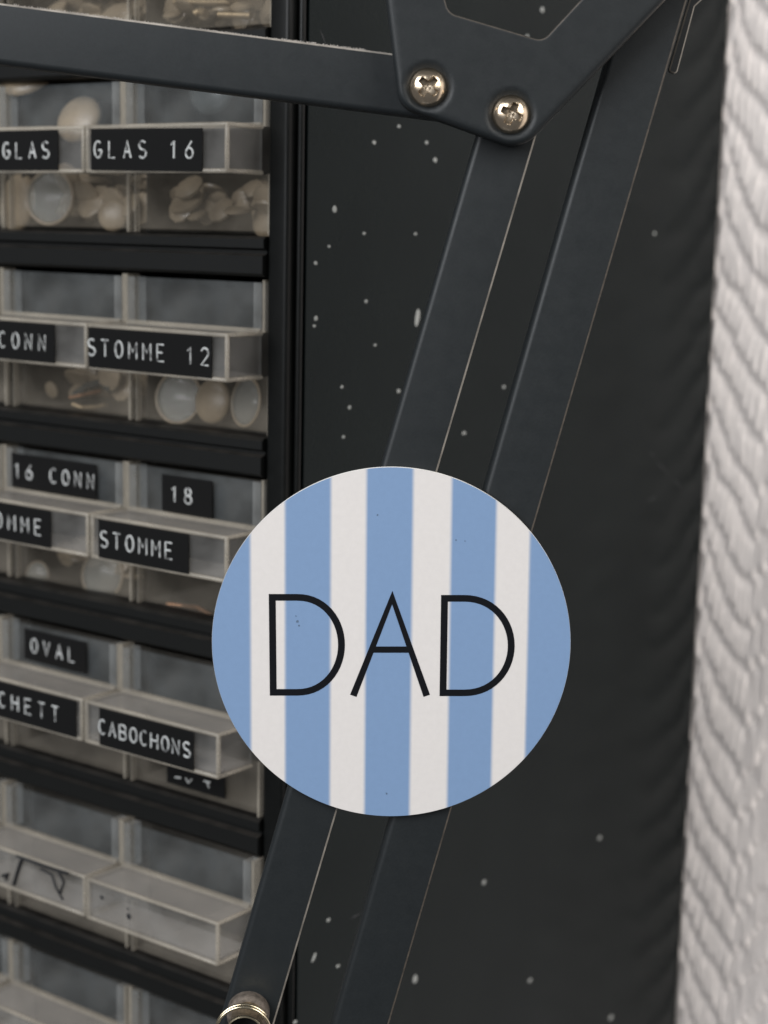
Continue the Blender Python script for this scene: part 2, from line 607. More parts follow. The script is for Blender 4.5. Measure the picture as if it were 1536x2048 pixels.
tray_me = part_mesh("tray", M['tray'], lambda m: shell(m, -lw + 0.0004, lw - 0.0004, 0.0014, LEN, 0.0002, DH - 0.0012, T, 'up'))
pane_me = part_mesh("upper_pane", M['pane'], lambda m: m.box(-hw + 0.0040, hw - 0.0040, UP + 0.0004, UP + 0.0014, HZ1 - 0.0002, DH - 0.0009))
low_me = part_mesh("lower_pane", M['low_pane'], lambda m: m.box(-lw + 0.0011, lw - 0.0011, 0.0002, 0.0012, 0.0009, HZ0 + 0.0002))
fl_me = [part_mesh("flange", M['flange'], lambda m, s_=s_: m.box(min(s_ * (hw - 0.0040), s_ * (hw - 0.0009)), max(s_ * (hw - 0.0040), s_ * (hw - 0.0012)), UP - 0.0002, 0.0010, HZ1 - 0.0002, DH - 0.0009)) for s_ in (-1, 1)]
rim_me = [part_mesh("rim", M['edge'], lambda m: m.box(-hw, -hw + 0.0014, UP - 0.0004, 0.0012, HZ1 - 0.0004, DH - 0.0002)),
          part_mesh("rim", M['edge'], lambda m: m.box(hw - 0.0008, hw, UP - 0.0004, 0.0012, HZ1 - 0.0004, DH - 0.0002)),
          part_mesh("rim", M['edge'], lambda m: m.box(-lw, -lw + 0.0008, -0.0001, 0.0013, 0.0, HZ0 + 0.0004)),
          part_mesh("rim", M['edge'], lambda m: m.box(lw - 0.0008, lw, -0.0001, 0.0013, 0.0, HZ0 + 0.0004))]
hx = hw - 0.0003
e = 0.0006
handle_me = part_mesh("handle", M['handle'], lambda m: shell(m, -hx + e, hx - e, -HP + 0.0002, UP - 0.0006, HZ0 + 0.0002, HZ1 - 0.0002, T, 'back'))
q = 0.00055
hedge = []
for z in (HZ0 + q, HZ1 - q):
    hedge.append(((-hx + q, -HP + q, z), (hx - q, -HP + q, z)))
    for s_ in (-1, 1):
        hedge.append(((s_ * (hx - q), -HP + q, z), (s_ * (hx - q), UP - 0.0008, z)))
for s_ in (-1, 1):
    hedge.append(((s_ * (hx - q), -HP + q, HZ0 + q), (s_ * (hx - q), -HP + q, HZ1 - q)))
hedge_me = []
for a_, c_ in hedge:
    m = MB()
    d_ = (Vector(c_) - Vector(a_)).normalized() * 0.0004
    m.tube([Vector(a_) - d_, a_, c_, Vector(c_) + d_], [0.00035, 0.00064, 0.00064, 0.00035], 8)
    me = m.mesh("handle_edge", M['edge'])
    me.shade_smooth()
    hedge_me.append(me)
m = MB()
m.box(-hx + 0.001, hx - 0.001, UP - 0.0010, UP + 0.0004, HZ1 - 0.0006, HZ1 + 0.0006)
hedge_me.append(m.mesh("pane_sill", M['edge']))

DR = {}
drawer_specs = {
    (0, 0): "clear plastic drawer at the top edge, above the horizontal lamp arm, holding brass bars",
    (0, 1): "clear plastic drawer at the upper left corner, above the horizontal lamp arm",
    (1, 0): "clear plastic drawer with black tape reading GLAS 16",
    (1, 1): "clear plastic drawer with black tape reading only GLAS, left of the GLAS 16 drawer",
    (2, 0): "clear plastic drawer with black tape reading STOMME 12, round lenses inside",
    (2, 1): "clear plastic drawer with one black tape reading CONN on its handle",
    (3, 0): "clear plastic drawer with two tapes, 18 on the pane above STOMME on the handle",
    (3, 1): "clear plastic drawer with tape 16 CONN above a tape ending OMME",
    (4, 0): "clear plastic drawer with long tape reading CABOCHONS beside the striped disc",
    (4, 1): "clear plastic drawer with tape OVAL above a tape ending CHETT",
    (5, 0): "dusty clear plastic drawer with a bare unlabelled handle left of the lower lamp arm",
    (5, 1): "clear plastic drawer with black marker scribble on its handle",
    (6, 0): "clear plastic drawer at the bottom edge behind the pivot with wire loop",
    (0, 2): "sliver of a clear drawer at the picture's left edge above the lamp arm",
    (1, 2): "sliver of a clear drawer at the left edge beside the GLAS drawer",
    (2, 2): "sliver of a clear drawer at the left edge one row below the GLAS row",
    (3, 2): "sliver of a clear drawer at the left edge beside the 16 CONN drawer",
    (4, 2): "sliver of a clear drawer at the left edge beside the OVAL drawer",
    (5, 2): "sliver of a clear drawer at the left edge beside the marker scribble drawer",
    (6, 2): "sliver of a clear drawer at the bottom left corner of the picture",
    (6, 1): "clear plastic drawer with dusty handle below the marker scribble drawer",
}
for (r_, c), lab in drawer_specs.items():
    x = X_R - c * PX + 0.0002 - hw
    z = ztop(r_) - DH
    dy = {4: -0.0026, 5: -0.0026}.get(r_, -0.0002) + random.uniform(-0.0004, 0.0004)
    root = empty("plastic_drawer", cab(x, dy, z), lab, "drawer", "small clear drawers in the black cabinet", -YAW)
    for me in [tray_me, pane_me, low_me, handle_me] + rim_me + fl_me + hedge_me:
        link(me.name.split('.')[0], me, root)
    DR[(r_, c)] = root


DYS = {k: (o.location - O) @ ty for k, o in DR.items()}


def local(rc, px, py, yl):
    """point of drawer rc's plane y = yl that shows at (px, py), in the drawer's frame"""
    x, y, z = cab_hit(px, py, 'y', DYS[rc] + yl)
    o = DR[rc].location - O
    return Vector((x - o.dot(tx), yl, z - o.z))


def tape(rc, px0, px1, py, text, t0, t1, th, on='handle', v=(0.0010, 0.0115), tilt=0.0):
    """embossed tape on a drawer's handle or pane"""
    root = DR[rc]
    yl = {'handle': -HP - 0.0001, 'pane': UP - 0.0001, 'low': -0.0001}[on]
    zb_ = {'handle': HZ0, 'pane': HZ1, 'low': 0.0}[on]
    a_, c_ = local(rc, px0, py, yl), local(rc, px1, py, yl)
    a_.x, c_.x = max(a_.x, -hx + 0.0006), min(c_.x, hx - 0.0006)
    b = MB()
    b.box(0, c_.x - a_.x, -0.00022, 0.0, 0, v[1] - v[0])
    tp = b.build("label_tape", M['tape'], root)
    tp.location = (a_.x, yl, zb_ + v[0])
    tp.rotation_euler = (0, tilt, 0)
    if text:
        x0_, x1_ = local(rc, t0, py, yl).x - a_.x, local(rc, t1, py, yl).x - a_.x
        me = text_mesh(text, th, x1_ - x0_, M['letter'])
        l = link("lettering", me, tp)
        l.rotation_euler = (R(90), 0, 0)
        l.location = (x0_, -0.00018, (v[1] - v[0]) / 2 - th * 0.5)
    return tp


# ------------------------------------------------------------------ tapes and handwriting
H_, P_ = (0.0008, 0.0113), (0.0008, 0.0108)
tape((1, 0), 183, 405, 300, "GLAS 16", 190, 392, 0.0042, v=H_, tilt=R(0.6))
tape((1, 1), -60, 117, 300, "GLAS", 8, 103, 0.0042, v=H_)
tape((2, 0), 168, 424, 705, "STOMME 12", 178, 422, 0.0043, v=H_)
tape((2, 1), -60, 110, 690, "CONN", 0, 96, 0.0043, v=H_)
tape((3, 0), 198, 378, 1100, "STOMME", 203, 349, 0.0043, v=H_)
tape((3, 1), -90, 102, 1060, "STOMME", -58, 88, 0.0043, v=H_)
tape((3, 0), 325, 425, 995, "18", 343, 388, 0.0042, on='pane', v=P_)
tape((3, 1), 25, 193, 955, "16 CONN", 30, 192, 0.0042, on='pane', v=P_)
tape((4, 0), 200, 388, 1470, "CABOCHONS", 200, 382, 0.0040, v=H_)
tape((4, 1), -60, 153, 1420, "CHETT", 0, 122, 0.0043, v=H_)
tape((4, 1), 50, 173, 1305, "OVAL", 64, 155, 0.0042, on='pane', v=(0.0020, 0.0112))
tape((4, 0), 335, 450, 1565, "", 0, 1, 0.004, on='low', v=(0.0026, 0.0122))


b = MB()
for pix in ([(350, 1554), (362, 1556)], [(371, 1556), (377, 1566), (384, 1558)], [(408, 1562), (421, 1565)], [(415, 1565), (418, 1576)]):
    b.tube([local((4, 0), x, y, -0.0004) for x, y in pix], 0.00026, 6)
b.build("rubbed_lettering", M['letter'], DR[(4, 0)], 60)


def scribble(rc, pix, rr):
    b = MB()
    b.tube([local(rc, x, y, -HP - 0.0001) for x, y in pix], rr, 6)
    b.build("marker_stroke", M['marker'], DR[rc], 60)


scribble((5, 1), [(28, 1770), (38, 1735), (45, 1716)], 0.0006)
scribble((5, 1), [(34, 1712), (62, 1722), (95, 1734), (136, 1747)], 0.0005)
scribble((5, 1), [(82, 1738), (104, 1750), (112, 1775), (126, 1800)], 0.00035)
scribble((5, 1), [(118, 1745), (128, 1765), (120, 1788)], 0.0004)
scribble((5, 1), [(5, 1752), (16, 1748), (12, 1760)], 0.0006)
for px, py, rr in ((203, 1795, 0.0007), (257, 1833, 0.0009), (255, 1818, 0.0004)):
    p = local((5, 0), px, py, -HP)
    b = MB()
    b.lathe([(rr, 0), (rr * 0.6, 0.00012), (0.00001, 0.00015)], 10, c=(p.x, -HP + 0.0001, p.z))
    b.build("ink_spot", M['marker'], DR[(5, 0)], 60)


# ------------------------------------------------------------------ what lies in the drawers
def cabochon(rc, px, py, y, rad, lab, turn=0, lean=0, kind='lens', group="round glass pieces lying in the drawers"):
    """domed round piece standing on edge in a drawer"""
    root = DR[rc]
    p = root.matrix_basis @ local(rc, px, py, y)
    o = empty("glass_cabochon", p, lab, "cabochon", group, -YAW + turn)
    o.rotation_euler = (lean, 0, -YAW + turn)
    b = MB()
    prof = [(rad, 0.0)] + [(rad * math.cos(R(a)), rad * 0.32 * math.sin(R(a))) for a in (12, 28, 45, 62, 78)] + [(rad * 0.02, rad * 0.32)]
    b.lathe(prof, 28)
    b.lathe([(rad * 0.02, -0.0006), (rad, -0.0006), (rad, 0.0)], 28)
    b.build("dome", M['lens'] if kind == 'lens' else M[kind], o, 50)
    if kind == 'lens':
        b = MB()
        b.tube([(rad * math.cos(2 * math.pi * k / 28), 0, rad * math.sin(2 * math.pi * k / 28)) for k in range(28)], rad * 0.07, 8, closed=True)
        b.build("rim", M['bone'], o, 180)
    return o


cabochon((2, 0), 357, 795, 0.006, 0.0070, "clear round glass lens with cream rim, left of three in the STOMME 12 drawer", R(12), R(-10))
cabochon((2, 0), 425, 803, 0.0065, 0.0060, "cream round piece between two clear lenses in the STOMME 12 drawer", R(2), R(-8), 'bone')
cabochon((2, 0), 492, 804, 0.0050, 0.0064, "clear round glass lens nearest the black frame in the STOMME 12 drawer", R(-14), R(-8))
cabochon((1, 1), 35, 405, 0.007, 0.0085, "large cream round piece at left in the drawer labelled GLAS", R(-10), R(-8), 'bone')
cabochon((1, 1), 100, 395, 0.004, 0.0075, "clear round lens beside the large cream piece in the GLAS drawer", R(15), R(-6))
cabochon((1, 1), 226, 430, 0.006, 0.0045, "small cream round piece at right in the drawer labelled GLAS", R(20), R(-6), 'bone')
cabochon((1, 1), 158, 238, 0.004, 0.0070, "cream domed piece showing above the handle of the GLAS drawer", R(10), R(-25), 'bone')
cabochon((1, 1), 60, 150, 0.006, 0.0090, "wide cream piece just under the horizontal lamp arm in the GLAS drawer", R(10), R(-50), 'bone')
cabochon((1, 0), 535, 440, 0.012, 0.0050, "cream piece low in the GLAS 16 drawer beside the black frame", R(0), R(-10), 'bone')
cabochon((1, 0), 425, 170, 0.006, 0.0080, "dark stone under the horizontal lamp arm in the GLAS 16 drawer", R(0), R(-10), 'darkstone')
cabochon((3, 1), 205, 1150, 0.006, 0.0070, "clear round lens low in the drawer labelled 16 CONN", R(10), R(-10))
cabochon((3, 1), 75, 1150, 0.006, 0.0040, "small clear lens at left, low in the drawer labelled 16 CONN", R(10), R(-10))


def wire_piece(rc, pix, rr, mat, name, lab, cat, group):
    pts = [local(rc, x, y, yl) for x, y, yl in pix]
    b = MB()
    base_ = pts[0]
    q_ = []
    for i in range(len(pts) - 1):
        q_ += [pts[i].lerp(pts[i + 1], k / 5) - base_ for k in range(5)]
    q_.append(pts[-1] - base_)
    b.tube(q_, rr, 8)
    o = b.build(name, M[mat], None, 60)
    o.location = DR[rc].matrix_basis @ base_
    o.rotation_euler = (0, 0, -YAW)
    return tag(o, lab, cat, group)


def pile(rc, n_, hmax, mat, lab):
    """heap of small pieces on the drawer's floor: too many and too small to tell apart"""
    b = MB()
    base_ = Vector((0, 0.03, 0.0015))
    for _ in range(n_):
        x, y = random.uniform(-lw + 0.005, lw - 0.005), random.uniform(0.007, 0.055)
        r_ = random.uniform(0.0022, 0.0052)
        z = 0.0015 + r_ + random.random() ** 1.6 * hmax
        ctr = Vector((x, y, z)) - base_
        q_ = Matrix.Rotation(random.uniform(0, 6), 3, 'X') @ Matrix.Rotation(random.uniform(0, 6), 3, 'Z')
        v_, f_ = [], []
        NS_, NR_ = 10, 5
        for i in range(NR_ + 1):
            t_ = math.pi * i / NR_
            for k in range(NS_):
                a_ = 2 * math.pi * k / NS_
                v_.append(ctr + q_ @ Vector((r_ * math.sin(t_) * math.cos(a_) + 1e-6 * k, r_ * math.sin(t_) * math.sin(a_), r_ * 0.30 * math.cos(t_))))
        for i in range(NR_):
            for k in range(NS_):
                k2 = (k + 1) % NS_
                f_.append((i * NS_ + k, i * NS_ + k2, (i + 1) * NS_ + k2, (i + 1) * NS_ + k))
        b.add(v_, f_)
    o = b.build("small_findings", mat, None, 60)
    o.location = DR[rc].matrix_basis @ base_
    o.rotation_euler = (0, 0, -YAW)
    tag(o, lab, "jewellery findings", None, "stuff")


M['tan_glass'] = mat_simple("tan_beads", (0.22, 0.175, 0.12), 0.3, 0, 0.5, 0.45, 60)
pile((0, 0), 110, 0.016, M['tan_glass'], "heap of small tan pieces in the top drawer beside the frame")
pile((0, 1), 110, 0.016, M['tan_glass'], "heap of small tan pieces in the upper left drawer")
pile((1, 0), 60, 0.007, M['tan_glass'], "small tan pieces lying low in the GLAS 16 drawer")
pile((1, 1), 70, 0.010, M['tan_glass'], "small tan pieces heaped in the drawer labelled only GLAS")
pile((2, 1), 40, 0.006, M['tan_glass'], "small tan pieces lying low in the CONN drawer")
pile((3, 1), 30, 0.004, M['tan_glass'], "few small tan pieces low in the 16 CONN drawer")

G = "metal findings lying in the drawers"
wire_piece((2, 1), [(145, 808, .004), (165, 815, .005), (190, 814, .005), (211, 810, .004)], 0.0006, 'gold', "brass_finding", "thin bent brass wire low in the CONN drawer", "jewellery finding", G)
wire_piece((2, 1), [(150, 790, .008), (175, 772, .009), (205, 765, .008), (222, 780, .007)], 0.0012, 'darkstone', "dark_finding", "dark curved wire above the brass wire in the CONN drawer", "jewellery finding", G)
wire_piece((2, 1), [(140, 795, .006), (165, 790, .007), (200, 782, .006)], 0.0005, 'copper', "copper_finding", "thin copper wire between the brass and dark wires in the CONN drawer", "jewellery finding", G)
wire_piece((3, 0), [(335, 1208, .005), (370, 1212, .006), (395, 1214, .005), (425, 1232, .004)], 0.0007, 'copper', "copper_finding", "copper wire under the STOMME handle, below tape 18", "jewellery finding", G)
wire_piece((0, 0), [(438, 29, .004), (502, 31, .005)], 0.0009, 'gold', "brass_bar", "longer brass bar lying low in the top drawer beside the frame", "jewellery finding", G)
wire_piece((0, 0), [(388, 28, .005), (400, 22, .006), (412, 28, .005)], 0.0011, 'gold', "brass_bead", "short brass bead left of the brass bars in the top drawer", "jewellery finding", G)
wire_piece((0, 0), [(350, 4, .009), (465, 5, .010)], 0.0010, 'gold', "brass_bar", "upper brass bar cut off by the picture's top edge", "jewellery finding", G)

# ------------------------------------------------------------------ the wall: structured wallpaper as relief
WX, WZ0, WZ1 = None, -0.47, 0.30
xs = [-0.25 + 0.01 * k for k in range(23)] + list(np.arange(-0.02, 0.105, 0.00045))
st = 0.0008
while xs[-1] < 1.3:
    xs.append(xs[-1] + st)
    st = min(st * 1.05, 0.02)
xs = np.array(xs)
zs = np.arange(WZ0, WZ1, 0.00085)


class Noise2:
    def __init__(s, seed):
        g_ = np.random.default_rng(seed)
        s.t = g_.random((256, 256))

    def __call__(s, x, y):
        xi, yi = np.floor(x).astype(int), np.floor(y).astype(int)
        fx, fy = x - xi, y - yi
        fx, fy = fx * fx * (3 - 2 * fx), fy * fy * (3 - 2 * fy)
        a, b_ = s.t[yi & 255, xi & 255], s.t[yi & 255, (xi + 1) & 255]
        c_, d_ = s.t[(yi + 1) & 255, xi & 255], s.t[(yi + 1) & 255, (xi + 1) & 255]
        return (a * (1 - fx) + b_ * fx) * (1 - fy) + (c_ * (1 - fx) + d_ * fx) * fy


n1, n2, n3, n4 = Noise2(1), Noise2(2), Noise2(3), Noise2(4)
XX, ZZ = np.meshgrid(xs, zs)
wx = XX + 0.0034 * (n1(XX * 85, ZZ * 42) - 0.5)
wz = ZZ + 0.0070 * (n2(XX * 90, ZZ * 50) - 0.5)
# woven twill: upright strands, each afloat for a while, the floats stepping down to the right
SW = 0.0022
uu = wx / SW
ii = np.floor(uu)
fu = uu - ii
PERIOD = 0.0178
HB = 9.0                                   # the slant turns over every HB strands


def hash1(i_, k_):
    v_ = np.sin(i_ * 127.1 + k_ * 311.7) * 43758.5453
    return v_ - np.floor(v_)


tri = np.abs(np.mod(ii + 0.0, 2 * HB) - HB)             # herringbone
jit = hash1(ii, 0) * 0.0046 + hash1(np.floor(ii / 2), 5) * 0.0012 + 0.005 * n4(ii * 0.31, ZZ * 22)
ph_ = (wz - tri * 0.0032 + jit) / PERIOD
k_ = np.floor(ph_)
fp = ph_ - k_
hl = 0.365 + 0.07 * hash1(ii, k_ + 9)                    # half length of the visible float
az = np.clip(np.abs(fp - 0.5) / hl, 0, 1)
ax = np.clip(np.abs(fu - 0.5) * 2, 0, 1)
deep = 0.42 + 0.50 * n1(XX * 160, ZZ * 50)              # paint has half filled the seams between strands
body = (1 - deep) + deep * np.sqrt(np.clip(1 - ax ** 2.2, 0, 1))
ends = np.clip(1 - az ** 4.0, 0, 1) ** 0.55
lean = 0.60 + 0.50 * (1 - fp)
weft = 0.5 + 0.5 * np.cos(wz * 2 * np.pi / 0.0050 + 3 * n3(XX * 80, ZZ * 80))
fine = n2(XX * 1100, ZZ * 240)
lump = n3(XX * 190 + 7, ZZ * 95)
hgt = 0.00175 * body * ends * lean * (0.84 + 0.28 * hash1(ii, k_ + 21)) + 0.00016 * weft * (1 - ends) + 0.0006 * n1(XX * 62, ZZ * 38) + 0.0003 * lump + 0.00024 * fine
# a few coats of paint: soften the relief
for _ in range(1):
    hgt[:, 1:-1] = 0.25 * hgt[:, :-2] + 0.5 * hgt[:, 1:-1] + 0.25 * hgt[:, 2:]
    hgt[1:-1] = 0.25 * hgt[:-2] + 0.5 * hgt[1:-1] + 0.25 * hgt[2:]
NX, NZ = len(xs), len(zs)
base = Vector(cab(0, DEPTH + 0.0040, -0.1))
verts = np.empty((NX * NZ, 3))
verts[:, 0] = XX.ravel()
verts[:, 1] = -hgt.ravel()
verts[:, 2] = ZZ.ravel() + 0.1
idx = np.arange(NX * NZ).reshape(NZ, NX)
quads = np.stack([idx[:-1, :-1], idx[:-1, 1:], idx[1:, 1:], idx[1:, :-1]], -1).reshape(-1, 4)
wm = bpy.data.meshes.new("wall")
wm.vertices.add(NX * NZ)
wm.vertices.foreach_set("co", verts.ravel())
wm.loops.add(quads.size)
wm.loops.foreach_set("vertex_index", quads.ravel().astype(np.int32))
wm.polygons.add(len(quads))
wm.polygons.foreach_set("loop_start", np.arange(0, quads.size, 4, dtype=np.int32))
wm.polygons.foreach_set("loop_total", np.full(len(quads), 4, dtype=np.int32))
wm.update(calc_edges=True)
wm.validate()
wm.materials.append(M['wall'])
wm.shade_smooth()
wall = link("wall", wm)
wall.location = base
wall.rotation_euler = (0, 0, -YAW)
tag(wall, "white wall with coarse woven relief wallpaper behind the black cabinet", "wall")

# ------------------------------------------------------------------ the desk lamp's arms
YA = 0.3620                      # front face of the arms
YB = 0.3548                      # front face of the bracket
lamp_org = at(497, 2022, YA)
lamp = empty("desk_lamp", lamp_org, "black metal desk lamp arms joined by a cut-out bracket with two screws", "lamp")
LO = Vector(lamp_org)


def arm(p0, p1, w0, sharp_mat, name="arm", depth=0.0055, flip=False, rnd=0.0013):
    """sheet metal bar from p0 to p1 (centre line, front face); one long edge rolled back, the other cut and worn"""
    p0, p1 = Vector(p0), Vector(p1)
    d = (p1 - p0).normalized()
    u = Vector((d.z, 0, -d.x))              # in the upright plane, across the bar
    if flip:
        u = -u
    back = Vector((0, 1, 0))
    hw_ = w0 / 2
    prof = []                               # (across, depth, material of the face that follows)
    for k in range(7):
        a = R(90 * k / 6)
        prof.append((-hw_ + rnd - rnd * math.cos(a), rnd - rnd * math.sin(a)))
    prof.append((hw_ - 0.00038, 0.0))
    prof.append((hw_, 0.00030))
    prof.append((hw_, depth))
    prof.append((hw_ - 0.0012, depth))
    prof.append((hw_ - 0.0012, 0.0014))
    prof.append((-hw_ + 0.0012, 0.0014))
    prof.append((-hw_ + 0.0012, depth))
    prof.append((-hw_, depth))
    n_ = len(prof)
    NS = 40
    m = MB()
    v_ = []
    for i in range(NS + 1):
        c_ = p0.lerp(p1, i / NS) - LO
        for a_, dd in prof:
            v_.append(c_ + u * a_ + back * dd)
    fA, fB = [], []
    for i in range(NS):
        for k in range(n_):
            k2 = (k + 1) % n_
            f_ = (i * n_ + k, i * n_ + k2, (i + 1) * n_ + k2, (i + 1) * n_ + k)
            (fB if k == 7 or k == 8 else fA).append(f_)
    m.add(v_, fA, 0)
    m.add(v_, fB, 1)
    me = m.mesh(name, [M['lamp_black'], sharp_mat])
    bm = bmesh.new(); bm.from_mesh(me)
    bmesh.ops.remove_doubles(bm, verts=bm.verts, dist=1e-7)
    bmesh.ops.recalc_face_normals(bm, faces=bm.faces)
    bm.to_mesh(me); bm.free()
    return link(name, me, lamp, 30)


def mid(l, r_, Y):
    return (at(*l, Y) + at(*r_, Y)) / 2


def wid(l, r_, d, Y):
    a, c_ = at(*l, Y), at(*r_, Y)
    return abs((c_ - a).dot(Vector((d.z, 0, -d.x))))


def arm_px(l0, r0, l1, r1, ext0, ext1, mat, Y=YA, flip=False, **kw):
    a, c_ = mid(l0, r0, Y), mid(l1, r1, Y)
    d = (c_ - a).normalized()
    w_ = (wid(l0, r0, d, Y) + wid(l1, r1, d, Y)) / 2
    return arm(a - d * ext0, c_ + d * ext1, w_, mat, flip=flip, **kw)


arm_px((945, 290), (1070, 290), (455, 2000), (560, 2000), 0.010, 0.030, M['lamp_edge'], flip=True)
arm_px((1205, 150), (1331, 150), (667, 2040), (780, 2040), 0.080, 0.030, M['lamp_edge_dim'], Y=YA + 0.0004, flip=True)
arm_px((0, 5), (0, 130), (770, 106), (770, 226), 0.060, 0.018, M['lamp_edge'], Y=YA + 0.0002, flip=True)


# bracket plate ---------------------------------------------------------------
def fillet(pts, radii, seg=8):
    out = []
    n_ = len(pts)
    for i in range(n_):
        p, a, c_ = Vector(pts[i]), Vector(pts[i - 1]), Vector(pts[(i + 1) % n_])
        r_ = radii[i]
        if r_ <= 0:
            out.append(p)
            continue
        d1, d2 = (a - p).normalized(), (c_ - p).normalized()
        ang = d1.angle(d2)
        tl = r_ / math.tan(ang / 2)
        ctr = p + (d1 + d2).normalized() * (r_ / math.sin(ang / 2))
        s0, s1 = p + d1 * tl - ctr, p + d2 * tl - ctr
        a0, a1 = math.atan2(s0.y, s0.x), math.atan2(s1.y, s1.x)
        while a1 - a0 > math.pi: a1 -= 2 * math.pi
        while a1 - a0 < -math.pi: a1 += 2 * math.pi
        for k in range(seg + 1):
            t_ = a0 + (a1 - a0) * k / seg
            out.append(ctr + Vector((math.cos(t_), math.sin(t_))) * r_)
    return out


def dense(poly, step):
    out = []
    n_ = len(poly)
    for i in range(n_):
        a, c_ = poly[i], poly[(i + 1) % n_]
        k = max(1, int((c_ - a).length / step + 0.5))
        for j in range(k):
            out.append(a.lerp(c_, j / k))
    return out


def px2(pts, Y):
    o_ = []
    for p in pts:
        q_ = at(p[0], p[1], Y) - LO
        o_.append(Vector((q_.x, q_.z)))
    return o_


def inside(P, poly):
    x, y = P[:, 0], P[:, 1]
    c_ = np.zeros(len(P), bool)
    n_ = len(poly)
    for i in range(n_):
        x0_, y0_ = poly[i]
        x1_, y1_ = poly[(i + 1) % n_]
        cond = (y0_ > y) != (y1_ > y)
        with np.errstate(divide='ignore', invalid='ignore'):
            xi = (x1_ - x0_) * (y - y0_) / (y1_ - y0_ + 1e-15) + x0_
        c_ ^= cond & (x < xi)
    return c_


def seg_dist(P, poly):
    d = np.full(len(P), 1e9)
    n_ = len(poly)
    for i in range(n_):
        a, c_ = np.array(poly[i]), np.array(poly[(i + 1) % n_])
        ab = c_ - a
        t_ = np.clip(((P - a) @ ab) / (ab @ ab + 1e-18), 0, 1)
        d = np.minimum(d, np.linalg.norm(P - (a + t_[:, None] * ab), axis=1))
    return d


def pressed_plate(outer, hole, dimples, y0, roll, flange, name, cut_line):
    """pressed sheet: edges roll back by `roll`, then a flange; dimples round the screws"""
    step = 0.0007
    outer, hole_ = dense(outer, step), dense(hole, step) if hole else None
    op = np.array([tuple(p) for p in outer])
    hp = np.array([tuple(p) for p in hole_]) if hole else None
    xs_ = np.arange(op[:, 0].min(), op[:, 0].max(), step)
    ys_ = np.arange(op[:, 1].min(), op[:, 1].max(), step)
    gx, gy = np.meshgrid(xs_, ys_)
    gx[1::2] += step / 2
    P = np.stack([gx.ravel(), gy.ravel()], 1)
    extra = []
    for poly in ([op] + ([hp] if hole else [])):
        nx = np.roll(poly, -1, 0) - np.roll(poly, 1, 0)
        nrm = np.stack([-nx[:, 1], nx[:, 0]], 1)
        nrm /= np.linalg.norm(nrm, axis=1)[:, None]
        for dd in (0.05, 0.16, 0.32, 0.55, 0.85):
            for sg in (-1, 1):
                extra.append(poly + nrm * sg * dd * roll)
    E = np.concatenate(extra)
    dall = lambda Q: np.minimum(seg_dist(Q, op), seg_dist(Q, hp)) if hole else seg_dist(Q, op)
    ok = inside(P, op) & (dall(P) > roll * 1.15)
    if hole:
        ok &= ~inside(P, hp)
    P = P[ok]
    dE = dall(E)
    okE = inside(E, op) & (dE > roll * 0.045)
    if hole:
        okE &= ~inside(E, hp)
    E = E[okE]
    nb = len(op) + (len(hp) if hole else 0)
    allp = [Vector(p) for p in op] + ([Vector(p) for p in hp] if hole else []) + [Vector(p) for p in E] + [Vector(p) for p in P]
    no = len(op)
    edges = [(i, (i + 1) % no) for i in range(no)]
    if hole:
        nh = len(hp)
        edges += [(no + i, no + (i + 1) % nh) for i in range(nh)]
    vo, eo, fo, _, _, _ = geometry.delaunay_2d_cdt(allp, edges, [], 0, 1e-7)
    V = np.array([tuple(v_) for v_ in vo])
    F = np.array([f_ for f_ in fo])
    cen = V[F].mean(1)
    cut = np.array([tuple(p) for p in cut_line])
    def d_cut(Q):
        d_ = seg_dist(Q, cut)
        return np.minimum(d_, seg_dist(Q, hp)) if hole else d_
    keep = inside(cen, op)
    if hole:
        keep &= ~inside(cen, hp)
    F = F[keep]
    dist = dall(V)
    dc_ = d_cut(V)
    rl = np.where(dc_ < dist + 1e-6, 0.22 * roll, roll)     # cut edges stay crisp, the others are rolled over
    dep = np.where(dist < rl, rl - np.sqrt(np.maximum(0, rl ** 2 - (rl - dist) ** 2)), 0)
    for (cx_, cz_, r0, r1, dd) in dimples:
        rr = np.hypot(V[:, 0] - cx_, V[:, 1] - cz_)
        s_ = np.clip((r1 - rr) / (r1 - r0), 0, 1)
        dep += dd * s_ * s_ * (3 - 2 * s_)
    Y0 = y0 - LO.y
    me = bpy.data.meshes.new(name)
    verts_ = [(V[i, 0], Y0 + dep[i], V[i, 1]) for i in range(len(V))]
    bm = bmesh.new()
    bv = [bm.verts.new(p) for p in verts_]
    worn = d_cut(V[F].mean(1)) < 0.00020
    for f_, wn in zip(F, worn):
        try:
            bm.faces.new([bv[i] for i in f_]).material_index = int(wn)
        except ValueError:
            pass
    loose = [v_ for v_ in bm.verts if not v_.link_faces]
    bmesh.ops.delete(bm, geom=loose, context='VERTS')
    be = [e_ for e_ in bm.edges if len(e_.link_faces) == 1]
    ret = bmesh.ops.extrude_edge_only(bm, edges=be)
    for g_ in ret['geom']:
        if isinstance(g_, bmesh.types.BMVert):
            g_.co.y += flange
    bmesh.ops.recalc_face_normals(bm, faces=bm.faces)
    bm.normal_update()
    # faces of the sheet look towards the viewer (-Y)
    big = max(bm.faces, key=lambda f_: abs(f_.normal.y))
    if big.normal.y > 0:
        bmesh.ops.reverse_faces(bm, faces=bm.faces)
    bm.to_mesh(me)
    bm.free()
    me.materials.append(M['lamp_black'])
    me.materials.append(M['lamp_edge_dim'])
    return link(name, me, lamp, 60)


